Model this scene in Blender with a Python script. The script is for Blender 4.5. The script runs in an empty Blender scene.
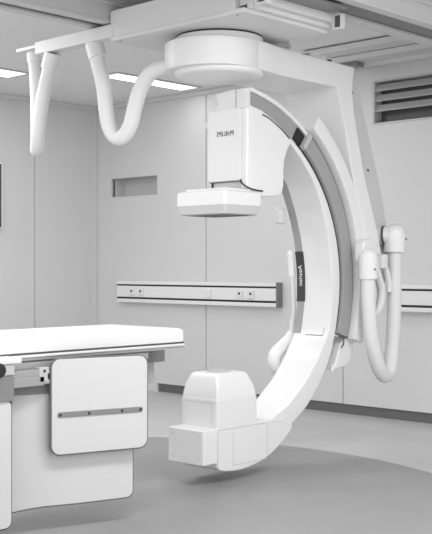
import bpy, bmesh, math, random
from mathutils import Vector, Matrix
random.seed(4)
S = bpy.context.scene
C = S.collection
R = math.radians
PI = math.pi

# ------------------------------------------------------------------ materials
def mat(name, g, rough=0.5, metal=0.0, noise=0.0, nscale=20.0, bump=0.0, spec=0.5, coat=0.0):
    m = bpy.data.materials.new(name); m.use_nodes = True
    nt = m.node_tree; b = nt.nodes['Principled BSDF']
    b.inputs['Base Color'].default_value = (g, g, g, 1)
    b.inputs['Roughness'].default_value = rough
    b.inputs['Metallic'].default_value = metal
    b.inputs['Specular IOR Level'].default_value = spec
    b.inputs['Coat Weight'].default_value = coat
    tc = nt.nodes.new('ShaderNodeTexCoord')
    nz = nt.nodes.new('ShaderNodeTexNoise'); nz.inputs['Scale'].default_value = nscale
    nz.inputs['Detail'].default_value = 4
    nt.links.new(tc.outputs['Object'], nz.inputs['Vector'])
    mr = nt.nodes.new('ShaderNodeMapRange')
    mr.inputs['To Min'].default_value = max(0, g * (1 - noise)); mr.inputs['To Max'].default_value = min(1, g * (1 + noise))
    nt.links.new(nz.outputs['Fac'], mr.inputs['Value'])
    nt.links.new(mr.outputs['Result'], b.inputs['Base Color'])
    if bump:
        bp = nt.nodes.new('ShaderNodeBump'); bp.inputs['Strength'].default_value = bump
        bp.inputs['Distance'].default_value = 0.002
        nt.links.new(nz.outputs['Fac'], bp.inputs['Height'])
        nt.links.new(bp.outputs['Normal'], b.inputs['Normal'])
    return m

def emit(name, strength):
    m = bpy.data.materials.new(name); m.use_nodes = True
    b = m.node_tree.nodes['Principled BSDF']
    b.inputs['Base Color'].default_value = (.9, .9, .9, 1)
    b.inputs['Emission Color'].default_value = (1, 1, 1, 1)
    b.inputs['Emission Strength'].default_value = strength
    return m

WHITE = mat('white_enamel', .80, .32, noise=.01)
WHITE2 = mat('soft_white_plastic', .75, .42, noise=.015)
CARRY = mat('carriage_paint', .66, .42, noise=.02)
HOSE = mat('white_ribbed_hose', .76, .55, noise=.02)
LGREY = mat('light_grey_plastic', .58, .45, noise=.015)
RIM = mat('shield_edging', .16, .5, noise=.03)
PALE = mat('pale_grey_plastic', .52, .4, noise=.02)
TRACK = mat('satin_aluminium_track', .34, .4, noise=.05, nscale=60)
GREY = mat('mid_grey_paint', .22, .45, noise=.03)
DGREY = mat('dark_grey_rubber', .09, .5, noise=.04)
CHAR = mat('charcoal_label', .045, .4, noise=.03)
BLACK = mat('black_rubber', .012, .5)
STEEL = mat('brushed_steel', .42, .35, metal=.6, noise=.06, nscale=80)
WALL = mat('wall_panel_paint', .64, .45, noise=.012, nscale=3, bump=.02)
SEAM = mat('panel_seam', .26, .7)
CEIL = mat('ceiling_paint', .78, .7, noise=.015, nscale=4)
RAILP = mat('rail_paint', .55, .4, noise=.02)
RAILD = mat('rail_slot_dark', .20, .6)
TOE = mat('toe_kick_grey', .13, .5, noise=.04)
TRUNK = mat('anodised_trunking', .78, .38, noise=.02)
PAD = mat('mattress_vinyl', .80, .5, noise=.015, nscale=8, bump=.05)
SHIELD = mat('shield_vinyl', .62, .5, noise=.02, nscale=5, bump=.08)
VENT = mat('vent_slat_paint', .40, .45, noise=.03)
GLASS = mat('viewing_glass', .34, .08, noise=.02)
LAMP = emit('lamp_diffuser', 1.6)

def floor_mat():
    m = bpy.data.materials.new('two_tone_vinyl_floor'); m.use_nodes = True
    nt = m.node_tree; b = nt.nodes['Principled BSDF']
    tc = nt.nodes.new('ShaderNodeTexCoord')
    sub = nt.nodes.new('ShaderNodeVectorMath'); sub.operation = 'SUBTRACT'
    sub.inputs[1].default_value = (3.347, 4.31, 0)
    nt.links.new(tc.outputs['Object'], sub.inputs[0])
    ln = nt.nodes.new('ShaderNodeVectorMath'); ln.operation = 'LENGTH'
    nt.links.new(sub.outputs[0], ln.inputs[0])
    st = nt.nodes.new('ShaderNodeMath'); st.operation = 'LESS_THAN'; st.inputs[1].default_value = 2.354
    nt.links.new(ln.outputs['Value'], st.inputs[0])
    nz = nt.nodes.new('ShaderNodeTexNoise'); nz.inputs['Scale'].default_value = 70; nz.inputs['Detail'].default_value = 6
    nt.links.new(tc.outputs['Object'], nz.inputs['Vector'])
    n2 = nt.nodes.new('ShaderNodeTexNoise'); n2.inputs['Scale'].default_value = 3; n2.inputs['Detail'].default_value = 3
    nt.links.new(tc.outputs['Object'], n2.inputs['Vector'])
    ad = nt.nodes.new('ShaderNodeMath'); ad.operation = 'ADD'
    nt.links.new(nz.outputs['Fac'], ad.inputs[0]); nt.links.new(n2.outputs['Fac'], ad.inputs[1])
    mr = nt.nodes.new('ShaderNodeMapRange'); mr.inputs['From Min'].default_value = .6; mr.inputs['From Max'].default_value = 1.4
    mr.inputs['To Min'].default_value = .93; mr.inputs['To Max'].default_value = 1.07
    nt.links.new(ad.outputs[0], mr.inputs['Value'])
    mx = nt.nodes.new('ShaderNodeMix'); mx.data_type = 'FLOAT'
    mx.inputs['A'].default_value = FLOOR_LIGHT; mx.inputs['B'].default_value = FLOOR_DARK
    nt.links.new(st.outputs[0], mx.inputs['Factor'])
    ml = nt.nodes.new('ShaderNodeMath'); ml.operation = 'MULTIPLY'
    nt.links.new(mx.outputs[0], ml.inputs[0]); nt.links.new(mr.outputs['Result'], ml.inputs[1])
    nt.links.new(ml.outputs[0], b.inputs['Base Color'])
    b.inputs['Roughness'].default_value = .42
    return m
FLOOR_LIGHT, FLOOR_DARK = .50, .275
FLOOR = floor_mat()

# ------------------------------------------------------------------ mesh helpers
def new(): return bmesh.new()

def bevel(bm, w, seg=3, ang=28):
    if w <= 0: return
    es = [e for e in bm.edges if len(e.link_faces) == 2 and e.calc_face_angle(0) > R(ang)]
    if es: bmesh.ops.bevel(bm, geom=es, offset=w, segments=seg, affect='EDGES', profile=.5, clamp_overlap=True)

def merge(dst, src):
    me = bpy.data.meshes.new('tmp'); src.to_mesh(me); src.free()
    dst.from_mesh(me); bpy.data.meshes.remove(me)
    return dst

def box(x0, x1, y0, y1, z0, z1, bev=0.0, bm=None, seg=3):
    t = new(); bmesh.ops.create_cube(t, size=1)
    for v in t.verts:
        v.co = Vector(((x0 + x1) / 2 + v.co.x * (x1 - x0), (y0 + y1) / 2 + v.co.y * (y1 - y0), (z0 + z1) / 2 + v.co.z * (z1 - z0)))
    bevel(t, bev, seg)
    return merge(bm, t) if bm else t

def prism(pts, a0, a1, axis='Y', bev=0.0, bm=None, seg=3, ang=28):
    """polygon extruded along an axis; pts are (x,z) for Y, (y,z) for X, (x,y) for Z"""
    def P(p, a):
        if axis == 'Y': return Vector((p[0], a, p[1]))
        if axis == 'X': return Vector((a, p[0], p[1]))
        return Vector((p[0], p[1], a))
    t = new()
    A = [t.verts.new(P(p, a0)) for p in pts]; B = [t.verts.new(P(p, a1)) for p in pts]
    t.faces.new(A); t.faces.new(B[::-1])
    n = len(pts)
    for i in range(n):
        t.faces.new([A[i], B[i], B[(i + 1) % n], A[(i + 1) % n]])
    bmesh.ops.recalc_face_normals(t, faces=t.faces)
    bevel(t, bev, seg, ang)
    return merge(bm, t) if bm else t

def rrect(x0, x1, z0, z1, r, n=8):
    out = []
    for cx, cz, a in ((x1 - r, z1 - r, 0), (x0 + r, z1 - r, 90), (x0 + r, z0 + r, 180), (x1 - r, z0 + r, 270)):
        for k in range(n + 1):
            t = R(a + 90 * k / n); out.append((cx + r * math.cos(t), cz + r * math.sin(t)))
    return out

def lathe(cx, cy, prof, n=72, bm=None, axis='Z'):
    """prof: list of (r, h). closed solid of revolution about an axis through (cx, cy)"""
    t = new(); rings = []
    def P(r, h, a):
        u, v = r * math.cos(a), r * math.sin(a)
        if axis == 'Z': return Vector((cx + u, cy + v, h))
        if axis == 'Y': return Vector((cx + u, h, cy + v))
        return Vector((h, cx + u, cy + v))
    for r, h in prof:
        if r < 1e-6: rings.append([t.verts.new(P(0, h, 0))])
        else: rings.append([t.verts.new(P(r, h, 2 * PI * k / n)) for k in range(n)])
    for a, b in zip(rings, rings[1:]):
        for k in range(n):
            k2 = (k + 1) % n
            if len(a) == 1 and len(b) == 1: continue
            if len(a) == 1: t.faces.new([a[0], b[k], b[k2]])
            elif len(b) == 1: t.faces.new([a[k], b[0], a[k2]])
            else: t.faces.new([a[k], b[k], b[k2], a[k2]])
    for q in (rings[0], rings[-1]):
        if len(q) > 1: t.faces.new(q)
    bmesh.ops.recalc_face_normals(t, faces=t.faces)
    return merge(bm, t) if bm else t

def disc(cx, cy, r, h0, h1, bev=.005, n=48, bm=None, axis='Z'):
    prof = [(0, h0), (r - bev, h0)]
    prof += [(r - bev + bev * math.sin(R(a)), h0 + bev - bev * math.cos(R(a))) for a in (30, 60, 90)]
    prof += [(r - bev + bev * math.cos(R(a)), h1 - bev + bev * math.sin(R(a))) for a in (0, 30, 60, 90)]
    prof += [(0, h1)]
    return lathe(cx, cy, prof, n, bm, axis)

CX, CZ = 4.50, 1.16                                   # centre of the C in its own plane
def sweep(r0, r1, y0, y1, a0, a1, bev=0.0, step=1.5, bm=None, seg=2):
    """rectangular section swept round the C's centre; r0, r1 numbers or functions of the angle in degrees"""
    f0 = r0 if callable(r0) else (lambda a: r0)
    f1 = r1 if callable(r1) else (lambda a: r1)
    n = max(2, int(abs(a1 - a0) / step))
    t = new(); rings = []
    for k in range(n + 1):
        a = a0 + (a1 - a0) * k / n; c, s = math.cos(R(a)), math.sin(R(a))
        rings.append([t.verts.new((CX + r * c, y, CZ + r * s)) for r, y in ((f0(a), y0), (f1(a), y0), (f1(a), y1), (f0(a), y1))])
    for p, q in zip(rings, rings[1:]):
        for i in range(4):
            t.faces.new([p[i], q[i], q[(i + 1) % 4], p[(i + 1) % 4]])
    t.faces.new(rings[0]); t.faces.new(rings[-1][::-1])
    bmesh.ops.recalc_face_normals(t, faces=t.faces)
    bevel(t, bev, seg, 35)
    return merge(bm, t) if bm else t

def lerp_table(tab):
    tab = sorted(tab)
    def f(a):
        if a <= tab[0][0]: return tab[0][1]
        if a >= tab[-1][0]: return tab[-1][1]
        for (p, u), (q, v) in zip(tab, tab[1:]):
            if p <= a <= q:
                t = (a - p) / (q - p); t = t * t * (3 - 2 * t)
                return u + (v - u) * t
    return f

def spline(pts, step):
    P = [Vector(p) for p in pts]
    P = [2 * P[0] - P[1]] + P + [2 * P[-1] - P[-2]]
    fine = []
    for i in range(1, len(P) - 2):
        for k in range(24):
            t = k / 24; a, b, c, d = P[i - 1:i + 3]
            fine.append(.5 * ((2 * b) + (c - a) * t + (2 * a - 5 * b + 4 * c - d) * t * t + (3 * b - a - 3 * c + d) * t ** 3))
    fine.append(P[-2])
    L = [0]
    for a, b in zip(fine, fine[1:]): L.append(L[-1] + (b - a).length)
    n = max(2, int(L[-1] / step)); out = []; j = 0
    for k in range(n + 1):
        s = L[-1] * k / n
        while j < len(L) - 2 and L[j + 1] < s: j += 1
        d = L[j + 1] - L[j]
        out.append(fine[j].lerp(fine[j + 1], (s - L[j]) / d if d else 0))
    return out

def tube(pts, r, rib=0.0, step=.006, n=20, bm=None, taper=None, cap_round=False):
    path = spline(pts, step)
    t = new(); rings = []
    T = (path[1] - path[0]).normalized()
    up = Vector((0, 1, 0)) if abs(T.y) < .8 else Vector((1, 0, 0))
    N = (up - T * up.dot(T)).normalized()
    m = len(path)
    for i, p in enumerate(path):
        T2 = (path[min(i + 1, m - 1)] - path[max(i - 1, 0)]).normalized()
        N = (N - T2 * N.dot(T2)).normalized(); B = T2.cross(N)
        rr = r if taper is None else r * (taper[0] + (taper[1] - taper[0]) * i / (m - 1))
        rr += rib * (1 if i % 2 else -1)
        if cap_round:
            s = min(i, m - 1 - i) * step
            if s < rr: rr = math.sqrt(max(1e-5, rr * rr - (rr - s) ** 2))
        rings.append([t.verts.new(p + (N * math.cos(2 * PI * k / n) + B * math.sin(2 * PI * k / n)) * rr) for k in range(n)])
    for a, b in zip(rings, rings[1:]):
        for k in range(n): t.faces.new([a[k], a[(k + 1) % n], b[(k + 1) % n], b[k]])
    t.faces.new(rings[0][::-1]); t.faces.new(rings[-1])
    bmesh.ops.recalc_face_normals(t, faces=t.faces)
    return merge(bm, t) if bm else t

def world_origin(o):
    v = o.location.copy()
    while o.parent: o = o.parent; v += o.location
    return v

def obj(name, bm, m, parent=None, smooth=38, label=None):
    vs = [v.co for v in bm.verts]
    lo = Vector([min(v[i] for v in vs) for i in range(3)]); hi = Vector([max(v[i] for v in vs) for i in range(3)])
    org = Vector(((lo.x + hi.x) / 2, (lo.y + hi.y) / 2, lo.z))
    for v in bm.verts: v.co -= org
    me = bpy.data.meshes.new(name); bm.to_mesh(me); bm.free()
    me.materials.append(m)
    for p in me.polygons: p.use_smooth = True
    me.set_sharp_from_angle(angle=R(smooth))
    o = bpy.data.objects.new(name, me); C.objects.link(o)
    if parent:
        o.parent = parent; o.location = org - world_origin(parent)
    else: o.location = org
    w = o.modifiers.new('weighted_normal', 'WEIGHTED_NORMAL'); w.keep_sharp = True
    if label: o['label'] = label
    return o

def thing(name, label, cat, loc, group=None):
    o = bpy.data.objects.new(name, None); C.objects.link(o); o.empty_display_size = .1
    o.location = loc; o['label'] = label; o['category'] = cat
    if group: o['group'] = group
    return o

def tag(o, label, cat, group=None):
    o['label'] = label; o['category'] = cat
    if group: o['group'] = group
    return o

def struct(name, bm, m, parent=None, label=None, cat=None):
    o = obj(name, bm, m, parent, label=label)
    if not parent:
        o['kind'] = 'structure'
        if cat: o['category'] = cat
    return o

def lettering(text, size, place, depth=.0012, fat=0.0, space=1.0):
    """flat letters; place(u, v, w) gives the world point of text coordinates (u along, v up, w out)"""
    cu = bpy.data.curves.new('t', 'FONT'); cu.body = text; cu.size = size; cu.extrude = depth; cu.offset = fat
    cu.align_x = 'CENTER'; cu.align_y = 'CENTER'; cu.space_character = space
    o = bpy.data.objects.new('t', cu); C.objects.link(o)
    dg = bpy.context.evaluated_depsgraph_get(); dg.update()
    me = bpy.data.meshes.new_from_object(o.evaluated_get(dg))
    bm = new(); bm.from_mesh(me)
    bpy.data.objects.remove(o); bpy.data.curves.remove(cu); bpy.data.meshes.remove(me)
    for v in bm.verts: v.co = Vector(place(*v.co))
    bmesh.ops.recalc_face_normals(bm, faces=bm.faces)
    return bm

# ------------------------------------------------------------------ the room
XW, YW, H = 7.25, 8.60, 2.95
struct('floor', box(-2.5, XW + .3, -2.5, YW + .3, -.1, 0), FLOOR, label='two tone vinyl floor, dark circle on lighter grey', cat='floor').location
fl = bpy.data.objects['floor']
# keep the floor's own coordinates equal to room coordinates for its two-tone pattern
off = fl.location.copy()
for v in fl.data.vertices: v.co += off
fl.location = (0, 0, 0)

struct('ceiling', box(.4, XW + .3, -1.2, YW + .3, H, H + .1), CEIL, label='smooth pale ceiling', cat='ceiling')

G = .004
def back_panel(y0, y1, z0, z1, bm): box(XW, XW + .03, y0 + G, y1 - G, z0, z1, .002, bm, 1)
ZB = .085
bm = new()
cols = [(8.36, YW + .0), (7.671, 8.357), (6.988, 7.671), (5.365, 6.988), (5.06, 5.365), (4.15, 5.06), (2.6, 4.15), (1.0, 2.6), (-.6, 1.0), (-2.5, -.6)]
# the sheet round the niche and the sheet round the vent
def sheet(y0, y1, hole=None):
    zt = H
    if not hole: box(XW, XW + .03, y0 + G, y1 - G, ZB, zt, .002, bm, 1); return
    a, b, c, d = hole
    for r in ((y0 + G, y1 - G, ZB, c), (y0 + G, y1 - G, d, zt), (y0 + G, a, c, d), (b, y1 - G, c, d)):
        if r[1] - r[0] > .001: box(XW, XW + .03, r[0], r[1], r[2], r[3], 0, bm)
sheet(6.988, YW, (7.671, 8.357, 1.984, 2.168))
sheet(5.365, 6.988)
sheet(2.6, 5.365, (4.15, 5.06, 2.43, 2.80))
sheet(1.0, 2.6); sheet(-.6, 1.0); sheet(-2.5, -.6)
wb = struct('wall_back', bm, WALL, label='grey panelled back wall with a small niche', cat='wall')
bm = box(XW + .031, XW + .04, -2.5, 4.15, 0, H); box(XW + .031, XW + .04, 5.06, 7.671, 0, H, 0, bm)
box(XW + .031, XW + .04, 8.357, YW, 0, H, 0, bm); box(XW + .031, XW + .04, 4.15, 5.06, 0, 2.43, 0, bm)
box(XW + .031, XW + .04, 4.15, 5.06, 2.80, H, 0, bm); box(XW + .031, XW + .04, 7.671, 8.357, 0, 1.984, 0, bm)
box(XW + .031, XW + .04, 7.671, 8.357, 2.168, H, 0, bm)
obj('seam_backing', bm, SEAM, wb)
bm = new()                                            # niche box: back, floor, head, two cheeks
box(XW + .19, XW + .20, 7.671, 8.357, 1.984, 2.168, 0, bm)
box(XW + .02, XW + .20, 7.665, 8.363, 1.974, 1.984, 0, bm); box(XW + .02, XW + .20, 7.665, 8.363, 2.168, 2.178, 0, bm)
box(XW + .02, XW + .20, 7.661, 7.671, 1.974, 2.178, 0, bm); box(XW + .02, XW + .20, 8.357, 8.367, 1.974, 2.178, 0, bm)
obj('niche', bm, WALL, wb, label='recessed rectangular niche')
bm = new()
t = .006
for r in ((7.671 - t, 8.357 + t, 1.984 - t, 1.984), (7.671 - t, 8.357 + t, 2.168, 2.168 + t), (7.671 - t, 7.671, 1.984, 2.168), (8.357, 8.357 + t, 1.984, 2.168)):
    box(XW - .004, XW + .004, r[0], r[1], r[2], r[3], .001, bm, 1)
obj('niche_frame', bm, PALE, wb)
struct('baseboard_back', box(XW + .02, XW + .0299, -2.5, 7.66, 0, ZB + .01), TOE, label='dark recessed toe kick under the back wall', cat='baseboard')
bm = box(XW + .002, XW + .03, 7.664, YW, 0, ZB)
struct('baseboard_corner', bm, WALL, label='flush pale plinth below the back wall corner', cat='baseboard')

bm = new()
for x0, x1 in ((-2.5, -.3), (-.3, 1.35), (1.35, 3.05), (3.05, 4.74), (4.74, 6.438), (6.438, XW)):
    box(x0 + G, x1 - G, YW, YW + .03, 0, H, .002, bm, 1)
wl = struct('wall_left', bm, WALL, label='grey panelled left wall', cat='wall')
obj('seam_backing', box(-2.5, XW, YW + .031, YW + .04, 0, H), SEAM, wl)
struct('trim_1', box(7.195, XW - .004, YW - .014, YW, .0, H - .045, .003), WALL, label='narrow corner post between left and back walls', cat='trim')
struct('trim_2', box(-2.5, XW - .03, YW - .03, YW - .001, H - .045, H - .001, .004), WALL, label='slim cornice along top of left wall', cat='trim')
struct('trim_3', box(XW - .03, XW - .001, 5.2, YW - .001, H - .045, H - .001, .004), WALL, label='slim cornice along top of back wall', cat='trim')

# framed viewing window at the photo's left edge
wn = struct('window_1', box(4.75, 6.005, YW - .012, YW - .004, 1.652, 2.241), GLASS, label='grey viewing pane in white frame on left wall', cat='window')
bm = new()
for r in ((4.72, 6.034, 1.623, 1.637), (4.72, 6.034, 2.256, 2.27), (6.020, 6.034, 1.637, 2.256), (4.72, 4.734, 1.637, 2.256)):
    box(r[0], r[1], YW - .03, YW - .001, r[2], r[3], .003, bm, 1)
obj('window_frame', bm, WHITE2, wn)
bm = new()
for r in ((4.734, 6.020, 1.637, 1.652), (4.734, 6.020, 2.241, 2.256), (6.005, 6.020, 1.652, 2.241), (4.734, 4.75, 1.652, 2.241)):
    box(r[0], r[1], YW - .02, YW - .002, r[2], r[3], 0, bm)
obj('window_gasket', bm, DGREY, wn)

# stepped ceiling planks between the rails, near the back wall
for i, (x0, x1) in enumerate(((6.46, 6.66), (6.82, 7.02), (7.14, XW - .001))):
    bm = box(x0, x1, 1.5, 5.18, H - .045, H - .012, .003); box(x0 + .03, x1 - .01, 1.5, 5.18, H - .014, H - .0005, 0, bm)
    pk = struct('trim_%d' % (4 + i), bm, LGREY, label='ceiling plank across the room, %s the back wall' % ('third from', 'second from', 'right against')[i], cat='ceiling plank')  # grey body paints in the shaded underside
    obj('lit_face', box(x0 - .006, x0 - .0002, 1.5, 5.18, H - .052, H - .010, .002), WHITE, pk, label='white strip for the lit front face')  # light on the plank front painted as a white strip

plank_shade = struct('trim_7', box(6.90, 7.01, 4.975, 5.155, H - .082, H - .0452, .003), GREY, label='small grey block for the shaded plank end behind the scanner arm', cat='shaded plank end')  # added block: shade on the plank end given a shape

# ------------------------------------------------------------------ ceiling lights
def ceiling_light(x0, x1, y0, y1, label):
    t = thing('ceiling_light', label, 'ceiling light', ((x0 + x1) / 2, (y0 + y1) / 2, H), 'recessed ceiling lights')
    bm = new(); w = .024
    for r in ((x0, x1, y0, y0 + w), (x0, x1, y1 - w, y1), (x0, x0 + w, y0 + w, y1 - w), (x1 - w, x1, y0 + w, y1 - w)):
        box(r[0], r[1], r[2], r[3], H - .012, H - .0005, .002, bm, 1)
    obj('frame', bm, PALE, t)
    obj('diffuser', box(x0 + w, x1 - w, y0 + w, y1 - w, H - .008, H - .001), LAMP, t)
    return t
ceiling_light(6.05, 7.10, 6.90, 7.18, 'lit ceiling strip light behind the looping hose, near the back wall')
ceiling_light(4.50, 5.56, 7.48, 7.82, 'lit ceiling strip light at the left edge of the photo')

# ------------------------------------------------------------------ ceiling rails
def rail(y0, y1, lip0, lip1, xe, label):
    t = thing('ceiling_rail', label, 'ceiling rail', (3.5, (y0 + y1) / 2, H), 'ceiling rails carrying the scanner')
    bm = box(.8, xe, y0, y0 + lip0, 2.72, 2.74, .004)
    box(.8, xe, y1 - lip1, y1, 2.72, 2.74, .004, bm)
    box(.8, xe, y0 + .004, y0 + .02, 2.738, H - .001, .002, bm); box(.8, xe, y1 - .02, y1 - .004, 2.738, H - .001, .002, bm)
    box(.8, xe, y0 - .012, y0 + .006, 2.83, 2.85, .004, bm); box(.8, xe, y1 - .006, y1 + .012, 2.83, 2.85, .004, bm)
    obj('rail_profile', bm, RAILP, t)
    obj('rail_slot', box(.8, xe, y0 + .021, y1 - .021, 2.7405, H - .001), RAILD, t, label='dark slot inside the rail')
rail(4.815, 5.02, .06, .055, 5.87, 'long grey ceiling rail running to the left above the hoses')
rail(3.43, 3.785, .07, .10, 7.12, 'long grey ceiling rail crossing the upper right corner')

# ------------------------------------------------------------------ louvred vent
vt = thing('wall_vent', 'grey louvred air vent high on the back wall at right', 'vent', (XW, 4.6, 2.43))
Y0, Y1, Z0, Z1 = 4.155, 5.055, 2.430, 2.800
bm = new(); w = .016
for r in ((Y0, Y1, Z0, Z0 + w), (Y0, Y1, Z1 - w, Z1), (Y0, Y0 + w, Z0 + w, Z1 - w), (Y1 - w, Y1, Z0 + w, Z1 - w)):
    box(XW - .006, XW + .10, r[0], r[1], r[2], r[3], .002, bm, 1)
obj('frame', bm, PALE, vt)
obj('duct', box(XW + .10, XW + .11, Y0, Y1, Z0, Z1), DGREY, vt)
zz = (Z1 - Z0 - 2 * w) / 4
for k in range(3):
    z = Z1 - w - zz * (k + 1)
    if k < 3:
        sl = prism([(XW + .002, z + .008), (XW + .002, z + .018), (XW + .030, z + zz - .018), (XW + .040, z + zz - .018), (XW + .014, z + .008)], Y0 + w, Y1 - w, 'Y', .002)
    else:
        sl = prism([(XW + .06, z + .004), (XW + .06, z + .012), (XW + .095, z + zz - .010), (XW + .098, z + zz - .022)], Y0 + w, Y1 - w, 'Y', .002)
    obj('slat', sl, VENT if k < 3 else GREY, vt)

# ------------------------------------------------------------------ wall service trunking
def trunking(y0, y1, sockets, label, cap=True):
    x0 = 7.172
    t = thing('service_trunking', label, 'wall trunking', (XW, (y0 + y1) / 2, .90), 'wall service trunkings')
    obj('body', box(x0 + .012, XW - .0005, y0 + .008, y1 - .004, .905, 1.10, .003), GREY, t, label='dark grooved core')
    obj('face_panel', box(x0 + .004, x0 + .03, y0 + .008, y1 - .004, .945, 1.058, .003), TRUNK, t)
    obj('edge_strip', box(x0, XW - .001, y0 + .008, y1 - .004, 1.074, 1.108, .005), TRUNK, t)
    obj('edge_strip', box(x0, XW - .001, y0 + .008, y1 - .004, .890, .926, .005), TRUNK, t)
    for g in (1.058, .926):
        obj('groove', box(x0 + .008, x0 + .013, y0 + .008, y1 - .004, g, g + (.017 if g > 1 else .019)), BLACK, t, label='black groove')
    if cap: obj('end_cap', box(x0 - .004, XW - .001, y0, y0 + .012, .886, 1.112, .004), GREY, t)
    for y, hole in sockets:
        s = obj('socket_outlet', box(x0 - .013, x0 + .006, y - .036, y + .036, .965, 1.038, .004), WHITE2 if hole else TRUNK, t)
        if hole: obj('socket_hole', disc(y, 1.006, .014, x0 - .0145, x0 - .010, .002, 20, axis='X'), DGREY, s)
trunking(6.035, 8.20, ((7.955, 1), (7.82, 1), (6.88, 0), (6.48, 1), (6.34, 1)), 'long pale wall trunking with sockets, left of the C-arm')
trunking(3.2, 4.716 + .13, ((3.9, 1),), 'pale wall trunking partly hidden by the hose at right edge', cap=False)

# ------------------------------------------------------------------ the C-arm scanner
IX, IY = 4.53, 4.26
ca = thing('c_arm_scanner', 'white ceiling-hung C-arm x-ray scanner with hose loops', 'c-arm x-ray scanner', (IX, IY, 2.6))

# carriage on the ceiling
cg = obj('carriage', box(4.155, 4.86, 3.79, 4.806, 2.628, 2.79, .004), CARRY, ca)
obj('bottom_plate', box(4.15, 4.885, 3.72, 4.80, 2.606, 2.630, .004), CARRY, cg)
bm = box(4.19, 4.86, 3.655, 3.79, 2.655, 2.712, .004); box(4.19, 4.86, 3.69, 3.735, 2.628, 2.657, .003, bm)
obj('side_beam', bm, CARRY, cg)
def bracket(x0, x1, y0, y1, z0, z1, w):
    bm = box(x0, x1, y0, y1, z0, z0 + w, .002); box(x0, x1, y0, y1, z1 - w, z1, .002, bm)
    box(x0, x1, y0, y0 + w, z0 + w * .9, z1 - w * .9, .002, bm); box(x0, x1, y1 - w, y1, z0 + w * .9, z1 - w * .9, .002, bm)
    b = obj('end_bracket', bm, CARRY, cg)
    obj('bracket_core', box(x1 - .02, x1 - .012, y0 + w * .8, y1 - w * .8, z0 + w * .8, z1 - w * .8), DGREY, cg)
bracket(4.160, 4.205, 3.575, 3.655, 2.630, 2.714, .012)
bracket(4.835, 4.870, 3.590, 3.655, 2.612, 2.700, .010)
obj('trolley_stub', box(4.3, 4.8, 3.52, 3.66, 2.700, 2.716, .002), GREY, cg)
obj('trolley_stub', box(4.3, 4.8, 4.80, 4.96, 2.690, 2.716, .002), GREY, cg)
hb = obj('hose_bracket', box(4.15, 4.235, 4.78, 5.545, 2.631, 2.711, .004), CARRY, cg)
obj('end_tongue', box(4.20, 4.30, 5.53, 5.82, 2.690, 2.712, .004), CARRY, cg)
for y in (4.74, 3.80):
    obj('screw', disc(4.185, y, .007, 2.603, 2.608, .001, 16), GREY, cg)

# hub below the carriage
hub = obj('hub', lathe(IX - .021, IY + .022, [(0, 2.398), (.279, 2.398), (.287, 2.401), (.290, 2.408), (.290, 2.556), (.288, 2.561), (.282, 2.564), (0, 2.564)], 96), WHITE2, ca)
obj('bearing_ring', disc(IX, IY, .262, 2.556, 2.596, .004, 80), WHITE2, hub)
obj('bearing_gap', disc(IX, IY, .256, 2.595, 2.6075, .001, 80), BLACK, hub, label='black gap under the carriage')
obj('hub_cover', lathe(IX, IY, [(0, 2.366), (.225, 2.366), (.248, 2.371), (.258, 2.380), (.262, 2.392), (.262, 2.402), (0, 2.402)], 96), WHITE, hub)

# support arm: horizontal beam and curved banana leg
def arm_plan():
    p = []
    for k in range(9):                                # front S-curve from hub to beam
        t = k / 8; p.append((4.57 + .36 * t, 4.004 + .0425 * (t * t * (3 - 2 * t))))
    p += [(5.06, 4.0506), (5.06, 4.4675), (4.93, 4.4675)]
    for k in range(8):
        t = 1 - k / 7; p.append((4.55 + .38 * t, 4.545 - .0775 * (t * t * (3 - 2 * t))))
    return p
def curve(pts, step=.03):
    return [(p.x, p.z) for p in spline([(a, 0, b) for a, b in pts], step)]
inner = curve([(5.409, 2.39), (5.44, 2.31), (5.50, 2.134), (5.57, 1.885), (5.655, 1.66), (5.735, 1.43), (5.775, 1.22), (5.775, 1.02), (5.76, .96)])
outer = curve([(5.600, 2.545), (5.578, 2.43), (5.590, 2.30), (5.645, 2.083), (5.70, 1.89), (5.775, 1.695), (5.855, 1.498), (5.91, 1.30), (5.92, 1.12), (5.88, .97)])
bm = prism(arm_plan(), 2.399, 2.568, 'Z', .008, ang=50)
prism([(4.90, 2.566), (4.90, 2.400), (5.40, 2.400)] + inner + outer[::-1] + [(5.59, 2.552)], 4.05, 4.47, 'Y', .008, bm, ang=50)
arm = obj('support_arm', bm, WHITE, ca, smooth=45)
bk = curve([(5.70, 2.50), (5.735, 2.44), (5.765, 2.34), (5.835, 2.16), (5.91, 1.97), (5.985, 1.78), (6.045, 1.58), (6.075, 1.40), (6.06, 1.20), (5.99, 1.06)])
inn = curve([(5.56, 2.50), (5.57, 2.35), (5.63, 2.10), (5.69, 1.89), (5.76, 1.70), (5.84, 1.498), (5.89, 1.30), (5.90, 1.10)])
obj('back_cover', prism(inn + bk[::-1], 4.105, 4.42, 'Y', .02, ang=50), LGREY, arm, smooth=45, label='rear cover, greyed for its shaded slant')  # shading of the slanted cover put into its grey colour
for x, z in ((5.645, 2.40), (5.825, 1.90)):
    obj('screw', disc(x, z, .009, 4.100, 4.112, .001, 16, axis='Y'), DGREY, arm)
obj('cable_box', box(5.22, 5.39, 4.12, 4.22, 2.555, 2.605, .006), WHITE2, arm)
obj('cable_box', box(5.42, 5.45, 4.12, 4.16, 2.555, 2.59, .004), BLACK, arm, label='small black connector')

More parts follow.
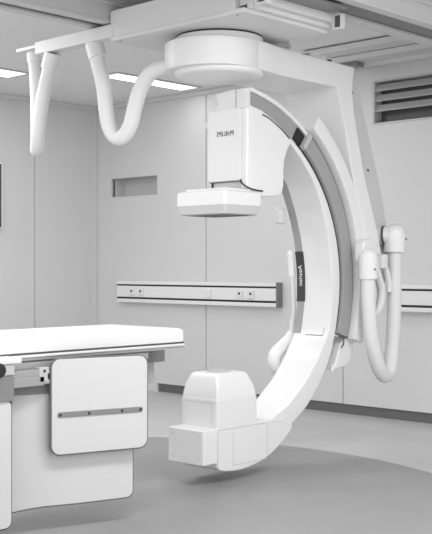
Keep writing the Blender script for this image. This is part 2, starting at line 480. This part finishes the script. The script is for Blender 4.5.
# sleeve that holds the C
sv = obj('sleeve', sweep(1.13, 1.245, 4.14, 4.40, -13, 22, .012), WHITE2, ca)
obj('side_shell', sweep(1.172, 1.272, 4.06, 4.16, -19.0, 54.5, .010), WHITE, sv)
obj('side_channel', sweep(1.048, 1.150, 4.10, 4.165, -18.8, 52.0, .006), TRACK, sv, label='satin grey channel')
obj('channel_edge', sweep(1.150, 1.174, 4.115, 4.16, -18.6, 51.5, .003), GREY, sv)
obj('channel_end', sweep(1.046, 1.160, 4.095, 4.165, 51.6, 53.4, .006), PALE, sv)
obj('mouth_shadow', sweep(1.052, 1.136, 4.126, 4.165, 53.4, 57.6, .003), BLACK, sv, label='black patch for the shadow at the sleeve mouth')  # shadow at the sleeve mouth, modelled as a black patch
obj('link', box(5.66, 5.80, 4.16, 4.40, 1.02, 1.32, .02), WHITE2, sv)

# the C itself
rin = lerp_table([(-75, .90), (-66, .90), (-53, .914), (-39, .93), (-30, .945), (-20, .968), (-12, .958), (0, .948), (10, .945), (20, .952), (30, .965), (40, .985), (60, 1.0)])
rout = lerp_table([(-75, 1.0), (-60, 1.03), (-48, 1.045), (-30, 1.05), (-10, 1.036), (60, 1.032)])
arc = obj('arc', sweep(rin, rout, 4.12, 4.40, -68, 60, .008), WHITE, ca, smooth=45)
obj('arc_track', sweep(1.028, 1.158, 4.145, 4.345, -14, 82.5, .006), WHITE2, arc)
obj('track_groove', sweep(1.040, 1.142, 4.138, 4.150, 52, 82.0, .002), TRACK, arc, label='grey track groove')
obj('track_gap', sweep(1.026, 1.052, 4.128, 4.150, -19, 55, .001), BLACK, arc, label='dark gap beside the sleeve')
obj('track_rim', sweep(1.140, 1.166, 4.118, 4.345, 50, 82.5, .004), WHITE, arc)
obj('end_cap', prism([(4.205, 2.190), (4.205, 2.305), (4.335, 2.300), (4.362, 2.290), (4.370, 2.278), (4.352, 2.262), (4.345, 2.225), (4.362, 2.205), (4.380, 2.190)], 4.612, 4.652, 'X', .004), WHITE2, arc)
obj('end_cap', prism([(4.118, 2.190), (4.118, 2.307), (4.197, 2.305), (4.197, 2.190)], 4.612, 4.652, 'X', .004), WHITE2, arc)
obj('end_slot', box(4.635, 4.645, 4.196, 4.207, 2.195, 2.300), DGREY, arc, label='dark slot')
rs = lambda a: rin(a) - .004
obj('inner_strip', sweep(rs, lambda a: rin(a) + .006, 4.345, 4.404, -21, 44, .002), TRACK, arc, label='grey strip along the far inner edge')
obj('name_plate', sweep(lambda a: rin(a) - .008, lambda a: rin(a) + .004, 4.340, 4.4045, -8.3, 11.8, .002), CHAR, arc, label='charcoal plate with white lettering')
RT = rin(2) - .0095
def az(u, v, w):
    a = R(2.0) - u / RT
    r = rin(math.degrees(a)) - .0095 - w
    return (CX + r * math.cos(a), 4.372 + v, CZ + r * math.sin(a))
obj('lettering', lettering('Azurion', .042, az, .0008, .0006), WHITE, arc)
bm = sweep(lambda a: rin(a) - .0012, lambda a: rin(a) + .002, 4.16, 4.30, -21.6, -21.2, 0, .2)
sweep(lambda a: rin(a) - .0012, lambda a: rin(a) + .002, 4.157, 4.160, -21.6, -18.2, 0, .4, bm)
obj('panel_seam', bm, GREY, arc)
# lower end of the track behind the sleeve
obj('track_end_cover', prism([(5.555, .735), (5.60, .785), (5.705, .785), (5.70, .74), (5.67, .64), (5.625, .595), (5.48, .58)], 4.13, 4.40, 'Y', .012), WHITE, arc)
bm = tube([(5.52, 4.120, .800), (5.57, 4.115, .788), (5.64, 4.115, .792), (5.665, 4.115, .780)], .0045)
tube([(5.57, 4.115, .788), (5.565, 4.115, .745), (5.54, 4.115, .725)], .0045, bm=bm)
obj('cable_hook', bm, DGREY, arc)
obj('locking_pin', tube([(5.44, 4.105, .62), (5.425, 4.105, .575)], .010, cap_round=True, step=.004), WHITE, arc)

# flat panel detector and its housing
hp = [(4.63, 1.700), (4.63, 2.206), (4.735, 2.186), (4.854, 2.137), (4.949, 2.082), (5.018, 2.026), (4.975, 1.965), (4.946, 1.90), (4.939, 1.84), (4.939, 1.75), (4.925, 1.706), (4.89, 1.680), (4.735, 1.668)]
dh = obj('detector_housing', prism(hp, 4.10, 4.425, 'Y', .010, ang=50), WHITE, ca, smooth=45)
obj('front_panel', prism(rrect(4.152, 4.424, 1.762, 2.196, .022), 4.602, 4.632, 'X', .008, ang=50), WHITE, dh)
obj('corner_strip', box(4.604, 4.64, 4.1005, 4.156, 1.712, 2.194, .014), WHITE, dh)
obj('lower_recess', box(4.622, 4.64, 4.145, 4.40, 1.692, 1.763, .004), LGREY, dh)
obj('recess_seam', box(4.609, 4.64, 4.15, 4.41, 1.757, 1.764), DGREY, dh, label='dark seam')  # dark strip along the top edge of the recess
obj('lettering', lettering('PHILIPS', (.041), lambda u, v, w: (4.6012 - w, 4.276 + u, 2.046 + v), .0008, .0003, 1.08), CHAR, dh)
gr = [(a, 0, b) for a, b in ((4.735, 2.160), (4.80, 2.142), (4.864, 2.113), (4.93, 2.078), (4.992, 2.036))]
obj('side_groove', tube([(a, 4.0995, b) for a, _, b in gr], .0045, step=.01, n=8), DGREY, dh, label='dark curved groove')
obj('side_knob', disc(4.665, 2.12, .036, 4.424, 4.474, .010, 24, axis='Y'), WHITE2, dh)
bm = tube([(4.600, 4.150, 1.765), (4.598, 4.140, 1.745), (4.600, 4.115, 1.728), (4.625, 4.095, 1.712), (4.66, 4.094, 1.706), (4.70, 4.094, 1.703), (4.735, 4.094, 1.702)], .0045, n=10)
obj('cable', bm, BLACK, dh)
obj('cable_stub', tube([(4.615, 4.395, 1.765), (4.615, 4.395, 1.700)], .006, n=10), BLACK, dh)

def loft(rects, n=6):
    t = new(); rings = []
    for x0, x1, y0, y1, z, r in rects:
        rings.append([t.verts.new((a, b, z)) for a, b in rrect(x0, x1, y0, y1, r, n)])
    for a, b in zip(rings, rings[1:]):
        m = len(a)
        for k in range(m): t.faces.new([a[k], a[(k + 1) % m], b[(k + 1) % m], b[k]])
    t.faces.new(rings[0][::-1]); t.faces.new(rings[-1])
    bmesh.ops.recalc_face_normals(t, faces=t.faces)
    return t
D = (4.378, 4.70, 4.07, 4.468)
def dr(i, z, r): return (D[0] + i, D[1] - i, D[2] + i, D[3] - i, z + .009, r)
dt = obj('detector', loft([dr(0, 1.600, .018), dr(0, 1.668, .018), dr(.004, 1.678, .018), dr(.014, 1.684, .02)]), WHITE, ca)
obj('bevelled_base', loft([dr(.022, 1.545, .014), dr(.014, 1.551, .016), dr(.003, 1.596, .018), dr(.003, 1.602, .018)]), LGREY, dt)
obj('entrance_window', box(4.43, 4.65, 4.12, 4.41, 1.551, 1.557, .001), DGREY, dt)
obj('top_plate', box(4.415, 4.68, 4.105, 4.425, 1.690, 1.709, .006), WHITE, dt)

# tube housing at the foot of the C
bot = curve([(4.365, .100), (4.40, .078), (4.50, .064), (4.60, .064), (4.72, .082), (4.84, .120), (4.95, .182), (5.035, .245)], .02)
lb = obj('tube_housing', prism(bot + [(5.045, .29), (4.99, .345), (4.93, .325), (4.80, .316), (4.365, .314)], 4.118, 4.41, 'Y', .008, ang=40), WHITE, ca, smooth=45)
def tr(z, i, r): return (4.366 + i * .8, 4.716 - i, 4.1195 + i * .75, 4.412 - i * .75, z, r)
obj('upper_body', loft([tr(.312, 0, .014), tr(.478, .0, .014), tr(.486, .002, .014), tr(.489, .008, .014)]), WHITE, lb)
obj('dome', loft([tr(.485, .005, .012), tr(.515, .008, .012), tr(.555, .018, .014), tr(.595, .034, .018), tr(.618, .046, .020), tr(.628, .058, .022), tr(.631, .072, .022)]), WHITE, lb)
obj('window_rim', loft([(4.47, 4.60, 4.205, 4.335, .6305, .045), (4.47, 4.60, 4.205, 4.335, .638, .045)]), PALE, lb)
obj('beam_window', loft([(4.482, 4.588, 4.217, 4.323, .636, .038), (4.482, 4.588, 4.217, 4.323, .6395, .038)]), PALE, lb, label='grey beam window')
obj('front_box', box(4.247, 4.372, 4.1175, 4.400, .124, .324, .008), WHITE, lb)
for y in (4.15, 4.365):
    for z in (.16, .29): obj('screw', disc(y, z, .0045, 4.2455, 4.249, .001, 12, axis='X'), PALE, lb)
bm = new(); s = .003
def seam_y(x0, x1, z0, z1): box(x0, x1, 4.1165, 4.122, z0, z1, 0, bm)
seam_y(4.372, 4.93, .3125, .3155); seam_y(4.369, 4.372, .10, .31)
for x0, x1, z0, z1 in ((4.50, 4.503, .10, .29), (4.50, 4.80, .097, .100), (4.80, 4.803, .12, .30)): seam_y(x0, x1, z0, z1)
box(4.3640, 4.37, 4.16, 4.37, .466, .468, 0, bm); box(4.364, 4.37, 4.160, 4.1625, .34, .466, 0, bm)
obj('panel_seam', bm, LGREY, lb)

# hoses
def hose(pts, r, rib=.0009, fit0=None, fit1=None, name='hose', step=.0085):
    h = obj(name, tube(pts, r, rib, step), HOSE, ca, smooth=80)
    for f in (fit0, fit1):
        if f:
            (a, b, rr) = f
            obj('hose_fitting', tube([a, b], rr, step=.004, n=28), WHITE2, h, smooth=30)
    return h
# edge-on loop at the far left
hose([(4.205, 5.435, 2.60), (4.20, 5.48, 2.48), (4.20, 5.530, 2.337), (4.20, 5.566, 2.18), (4.22, 5.609, 2.07), (4.25, 5.655, 2.027), (4.275, 5.685, 2.07), (4.285, 5.70, 2.20), (4.285, 5.705, 2.40), (4.285, 5.715, 2.55), (4.28, 5.725, 2.66)], .0445, .0022,
     fit0=((4.205, 5.425, 2.631), (4.203, 5.462, 2.535), .055), fit1=((4.28, 5.725, 2.692), (4.283, 5.72, 2.625), .052))
# loop from the bracket to the hub
hose([(4.205, 5.010, 2.60), (4.21, 4.975, 2.49), (4.217, 4.937, 2.36), (4.225, 4.925, 2.22), (4.235, 4.905, 2.11), (4.245, 4.855, 2.045), (4.255, 4.797, 2.045), (4.265, 4.745, 2.11), (4.275, 4.72, 2.21), (4.285, 4.68, 2.32), (4.30, 4.63, 2.395), (4.32, 4.57, 2.432), (4.36, 4.46, 2.447)], .0470, .0022,
     fit0=((4.21, 5.022, 2.631), (4.21, 4.982, 2.535), .057))
# U loop between sleeve and leg at the right
hose([(5.655, 3.985, 1.26), (5.657, 3.985, 1.12), (5.662, 3.985, 1.0), (5.691, 3.985, .792), (5.750, 3.985, .637), (5.81, 3.99, .555), (5.88, 4.0, .523), (5.945, 4.01, .57), (5.98, 4.02, .660), (5.998, 4.02, .775), (6.014, 4.02, 1.026), (6.016, 4.02, 1.30), (6.016, 4.02, 1.40)], .0475, .0016)
def elbow(x, y, z0, z1, r):
    """vertical socket with a ball top"""
    prof = [(0, z0), (r, z0), (r * 1.02, z0 + .01), (r, z0 + .03), (r * 1.04, z1 - r * .8)]
    prof += [(r * 1.04 * math.cos(R(a)), z1 - r * .8 + r * math.sin(R(a))) for a in (15, 30, 45, 60, 75)] + [(0, z1 + r * .2)]
    return obj('hose_elbow', lathe(x, y, prof, 36), WHITE, ca)
e1 = elbow(5.658, 3.985, 1.172, 1.36, .062)
obj('elbow_stub', prism(rrect(5.62, 5.755, 1.27, 1.43, .045), 3.995, 4.07, 'Y', .012, ang=50), WHITE, e1)
obj('screw', disc(5.645, 1.235, .006, 3.919, 3.928, .001, 12, axis='Y'), DGREY, e1)
e2 = elbow(6.016, 4.02, 1.352, 1.528, .072)
obj('elbow_stub', tube([(6.005, 4.03, 1.465), (5.99, 4.07, 1.465), (5.98, 4.115, 1.46)], .062, n=28), WHITE, e2)
obj('collar', tube([(5.989, 4.075, 1.462), (5.984, 4.090, 1.461)], .068, n=28, step=.004), DGREY, e2, label='dark collar')
obj('screw', disc(6.055, 1.44, .006, 3.948, 3.957, .001, 12, axis='Y'), DGREY, e2)
hose([(5.86, 4.03, 1.31), (5.895, 4.02, 1.265), (5.935, 4.02, 1.19), (5.95, 4.02, 1.12), (5.948, 4.02, 1.08)], .020, .0, name='short_hose')
hose([(5.80, 4.03, 1.30), (5.822, 4.02, 1.20), (5.866, 4.02, 1.11), (5.862, 4.02, 1.03), (5.82, 4.02, .96), (5.77, 4.03, .93)], .023, .0, name='short_hose')
obj('clip', box(5.83, 5.90, 3.99, 4.045, 1.24, 1.335, .010), WHITE2, ca)

# cable along the far edge of the C
cb = obj('cable_conduit', tube([(5.432, 4.448, 1.22), (5.452, 4.448, 1.12), (5.462, 4.448, 1.0), (5.457, 4.448, .90), (5.447, 4.448, .83)], .014, .0004, n=14), WHITE2, ca, smooth=60)
obj('conduit_fitting', tube([(5.424, 4.448, 1.36), (5.436, 4.448, 1.26), (5.444, 4.448, 1.17)], .024, n=20, cap_round=True, step=.004), WHITE, cb)
obj('conduit_fitting', tube([(5.450, 4.448, .90), (5.444, 4.448, .81)], .019, n=20, step=.004), WHITE2, cb)
obj('conduit_elbow', tube([(5.490, 4.45, .83), (5.440, 4.46, .77), (5.360, 4.47, .715), (5.300, 4.475, .67), (5.295, 4.475, .61), (5.340, 4.45, .555), (5.390, 4.41, .53)], .045, n=24, cap_round=True, step=.008), WHITE, cb, smooth=60)
obj('conduit_bracket', box(5.26, 5.335, 4.40, 4.455, 1.53, 1.64, .02), WHITE2, cb)

# ------------------------------------------------------------------ patient table
tb = thing('patient_table', 'long white patient table with grey side rail, under the mattress', 'patient table', (2.2, 4.28, 0))
def top_plan(x0, x1, y0, y1, r):
    pts = [(x0, y0)]
    for k in range(9):
        a = R(-90 + 90 * k / 8); pts.append((x1 - r + r * math.cos(a), y0 + r + r * math.sin(a)))
    for k in range(9):
        a = R(90 * k / 8); pts.append((x1 - .06 + .0 - r + r * math.cos(a) + .06, y1 - r + r * math.sin(a)))
    pts.append((x0, y1)); return pts
obj('table_top', prism(top_plan(1.3, 3.972, 3.972, 4.598, .02), .829, .842, 'Z', .004, ang=50), WHITE2, tb)
obj('top_core', box(1.32, 3.960, 3.984, 4.586, .816, .8295), PALE, tb)
obj('side_rail', box(1.6, 3.70, 3.978, 3.996, .775, .806, .003), TRACK, tb)
obj('rail_spacer', box(1.6, 3.70, 3.996, 4.03, .785, .8185, 0), GREY, tb)
obj('under_frame', box(1.6, 4.08 - .03, 4.22, 4.40, .725, .8185, .004), GREY, tb)
obj('far_panel', box(3.60, 4.045, 4.30, 4.315, .60, .727, .004), PALE, tb)
bm = box(1.7, 2.35, 4.10, 4.46, .03, .727, .03)
obj('pedestal', bm, WHITE2, tb)
obj('foot_plate', box(1.5, 2.5, 4.02, 4.54, 0, .035, .01), GREY, tb)

mt = obj('mattress', loft([(1.3, 3.968, 3.982, 4.588, .851, .03), (1.295, 3.972, 3.978, 4.592, .854, .03), (1.295, 3.972, 3.978, 4.592, .905, .03), (1.30, 3.968, 3.982, 4.588, .916, .035), (1.31, 3.956, 3.996, 4.574, .922, .04), (1.34, 3.92, 4.04, 4.53, .925, .05)], 8), PAD, smooth=60)
obj('gap_shade', box(1.31, 3.964, 3.984, 4.584, .8425, .852, .001), DGREY, mt, label='dark sheet for the shadow gap under the mattress')  # shade in the gap below the mattress, as a dark sheet
tag(mt, 'thick white vinyl mattress lying on the patient table', 'mattress')

# ------------------------------------------------------------------ hanging radiation shields
def shield(name, label, pts, pts_in, y, th, z0):
    t = thing(name, label, 'radiation shield', (sum(p[0] for p in pts) / len(pts), y, z0), 'lead shields hanging from the table')
    obj('rim', prism(pts, y, y + th, 'Y', .002, ang=50), DGREY, t, label='dark rubber edging')
    obj('panel', prism(pts_in, y - .004, y + .006, 'Y', .003, ang=50), SHIELD, t)
    return t
def place(t, x, y, a):
    t.location = (x, y, t.location.z); t.rotation_euler = (0, 0, R(a))
def local_shield(label, pts, pts_in, y, th):
    t = thing('hanging_shield', label, 'radiation shield', (0, 0, 0), 'lead shields hanging from the table')
    obj('rim', prism(pts, y, y + th, 'Y', .002, ang=50), RIM, t, label='dark rubber edging')
    obj('panel', prism(pts_in, y - .004, y + .006, 'Y', .003, ang=50), SHIELD, t)
    return t
sq = local_shield('square pale shield with a dark horizontal strip, hung beside the table', rrect(0, .502, .366, .824, .048), rrect(.006, .496, .372, .818, .043), -.014, .014)
obj('strip', prism(rrect(.034, .47, .546, .571, .010, 4), -.023, -.017, 'Y', .002, ang=50), GREY, sq, label='dark grey fixing strip')
for x in (.046, .19, .36, .457):
    obj('bolt', disc(x, .5585, .006, -.0265, -.022, .001, 14, axis='Y'), BLACK, sq)
place(sq, 3.026, 3.932, -17.6)
def lower(x0, x1, z0, z1, r):
    p = [(x0, z1), (x0, z0 - .012), (x0 + .06, z0 - .010), (x0 + .12, z0 - .004), (x0 + .17, z0)]
    p += [(x0 + .23, z0 + .002), (x0 + .4, z0 - .001)]
    for k in range(9):
        a = R(-90 + 90 * k / 8); p.append((x1 - r + r * math.cos(a), z0 + r + r * math.sin(a)))
    p.append((x1, z1)); return p
lw = local_shield('wide pale shield skirt hanging behind and below the square shield', lower(-.25, .444, .118, .695, .04), lower(-.25, .438, .124, .66, .035), -.012, .012)
obj('top_strip', box(-.25, .444, -.020, -.012, .655, .702, .002), GREY, lw, label='grey fixing strip')
place(lw, 3.047, 3.980, -17.6)
lf = shield('hanging_shield', 'narrow pale shield at the left edge of the photo', rrect(2.15, 2.783, .082, .70, .035), rrect(2.15, 2.777, .088, .655, .030), 3.885, .014, .082)
obj('top_strip', box(2.15, 2.785, 3.872, 3.886, .652, .765, .003), GREY, lf, label='grey top plate')
bm = box(2.80, 2.995, 3.925, 3.962, .700, .745, .004); box(2.80, 2.995, 3.927, 3.962, .744, .778, .003, bm)
cl = obj('shield_clamp', bm, STEEL); tag(cl, 'steel clamp on the table rail left of the square shield', 'clamp')
obj('hinge_block', box(2.965, 3.022, 3.925, 3.96, .715, .785, .004), PALE, cl)
obj('hinge_bolt', disc(2.992, .768, .006, 3.920, 3.926, .001, 12, axis='Y'), BLACK, cl)
obj('hinge_gap', box(3.012, 3.024, 3.922, 3.94, .728, .755, .001), BLACK, cl)
ct = obj('control_box', box(2.35, 2.82, 3.86, 3.972, .818, .846, .006), WHITE2); tag(ct, 'white control box clipped to the table rail at the left edge', 'control box')
obj('lower_box', box(2.35, 2.785, 3.868, 3.968, .768, .819, .004), PALE, ct)
obj('knob', disc(2.672, .798, .033, 3.815, 3.869, .008, 24, axis='Y'), BLACK, ct, label='black rotary knob')

# ------------------------------------------------------------------ light
w = bpy.data.worlds.new('room_ambient'); S.world = w; w.use_nodes = True
bg = w.node_tree.nodes['Background']; bg.inputs['Color'].default_value = (1, 1, 1, 1); bg.inputs['Strength'].default_value = 1.36
def area(name, loc, sx, sy, power):
    L = bpy.data.lights.new(name, 'AREA'); L.shape = 'RECTANGLE'; L.size = sx; L.size_y = sy; L.energy = power
    o = bpy.data.objects.new(name, L); C.objects.link(o); o.location = loc
    return o
for i, (x, y) in enumerate(((2.6, 2.4), (4.2, 1.7), (1.6, 5.2), (3.6, 6.6))):  # added fill lamps overhead, out of view and without fixtures
    area('ceiling_lamp_and_fill', (x, y, H - .02), 1.2, .5, 44)
area('ceiling_lamp_and_fill', (5.9, 5.6, H - .02), .8, .4, 15)  # added fill lamp, hidden from the camera by the carriage
area('ceiling_lamp_and_fill', (5.03, 7.65, H - .014), 1.0, .28, 9)
area('ceiling_lamp_and_fill', (6.57, 7.04, H - .014), .95, .20, 3)
o = area('side_fill', (4.2, -2.0, 1.7), 4.5, 2.0, 20); o.rotation_euler = (R(90), 0, 0)  # added fill light from the open right side, out of view
o = area('side_fill', (-2.0, 3.6, 1.3), 2.0, 4.5, 26); o.rotation_euler = (0, R(-90), 0)  # second added fill, from the open left side

# ------------------------------------------------------------------ camera
cam = bpy.data.cameras.new('camera'); co = bpy.data.objects.new('camera', cam); C.objects.link(co)
cam.sensor_fit = 'VERTICAL'; cam.sensor_height = 24; cam.lens = 24 * 1050 / 534
co.location = (0, 0, 1.25); co.rotation_euler = (R(90), 0, R(43.4 - 90))
S.camera = co
S.view_settings.view_transform = 'Standard'; S.view_settings.look = 'None'
S.view_settings.exposure = 0.0; S.view_settings.gamma = 1; S.view_settings.use_curve_mapping = False
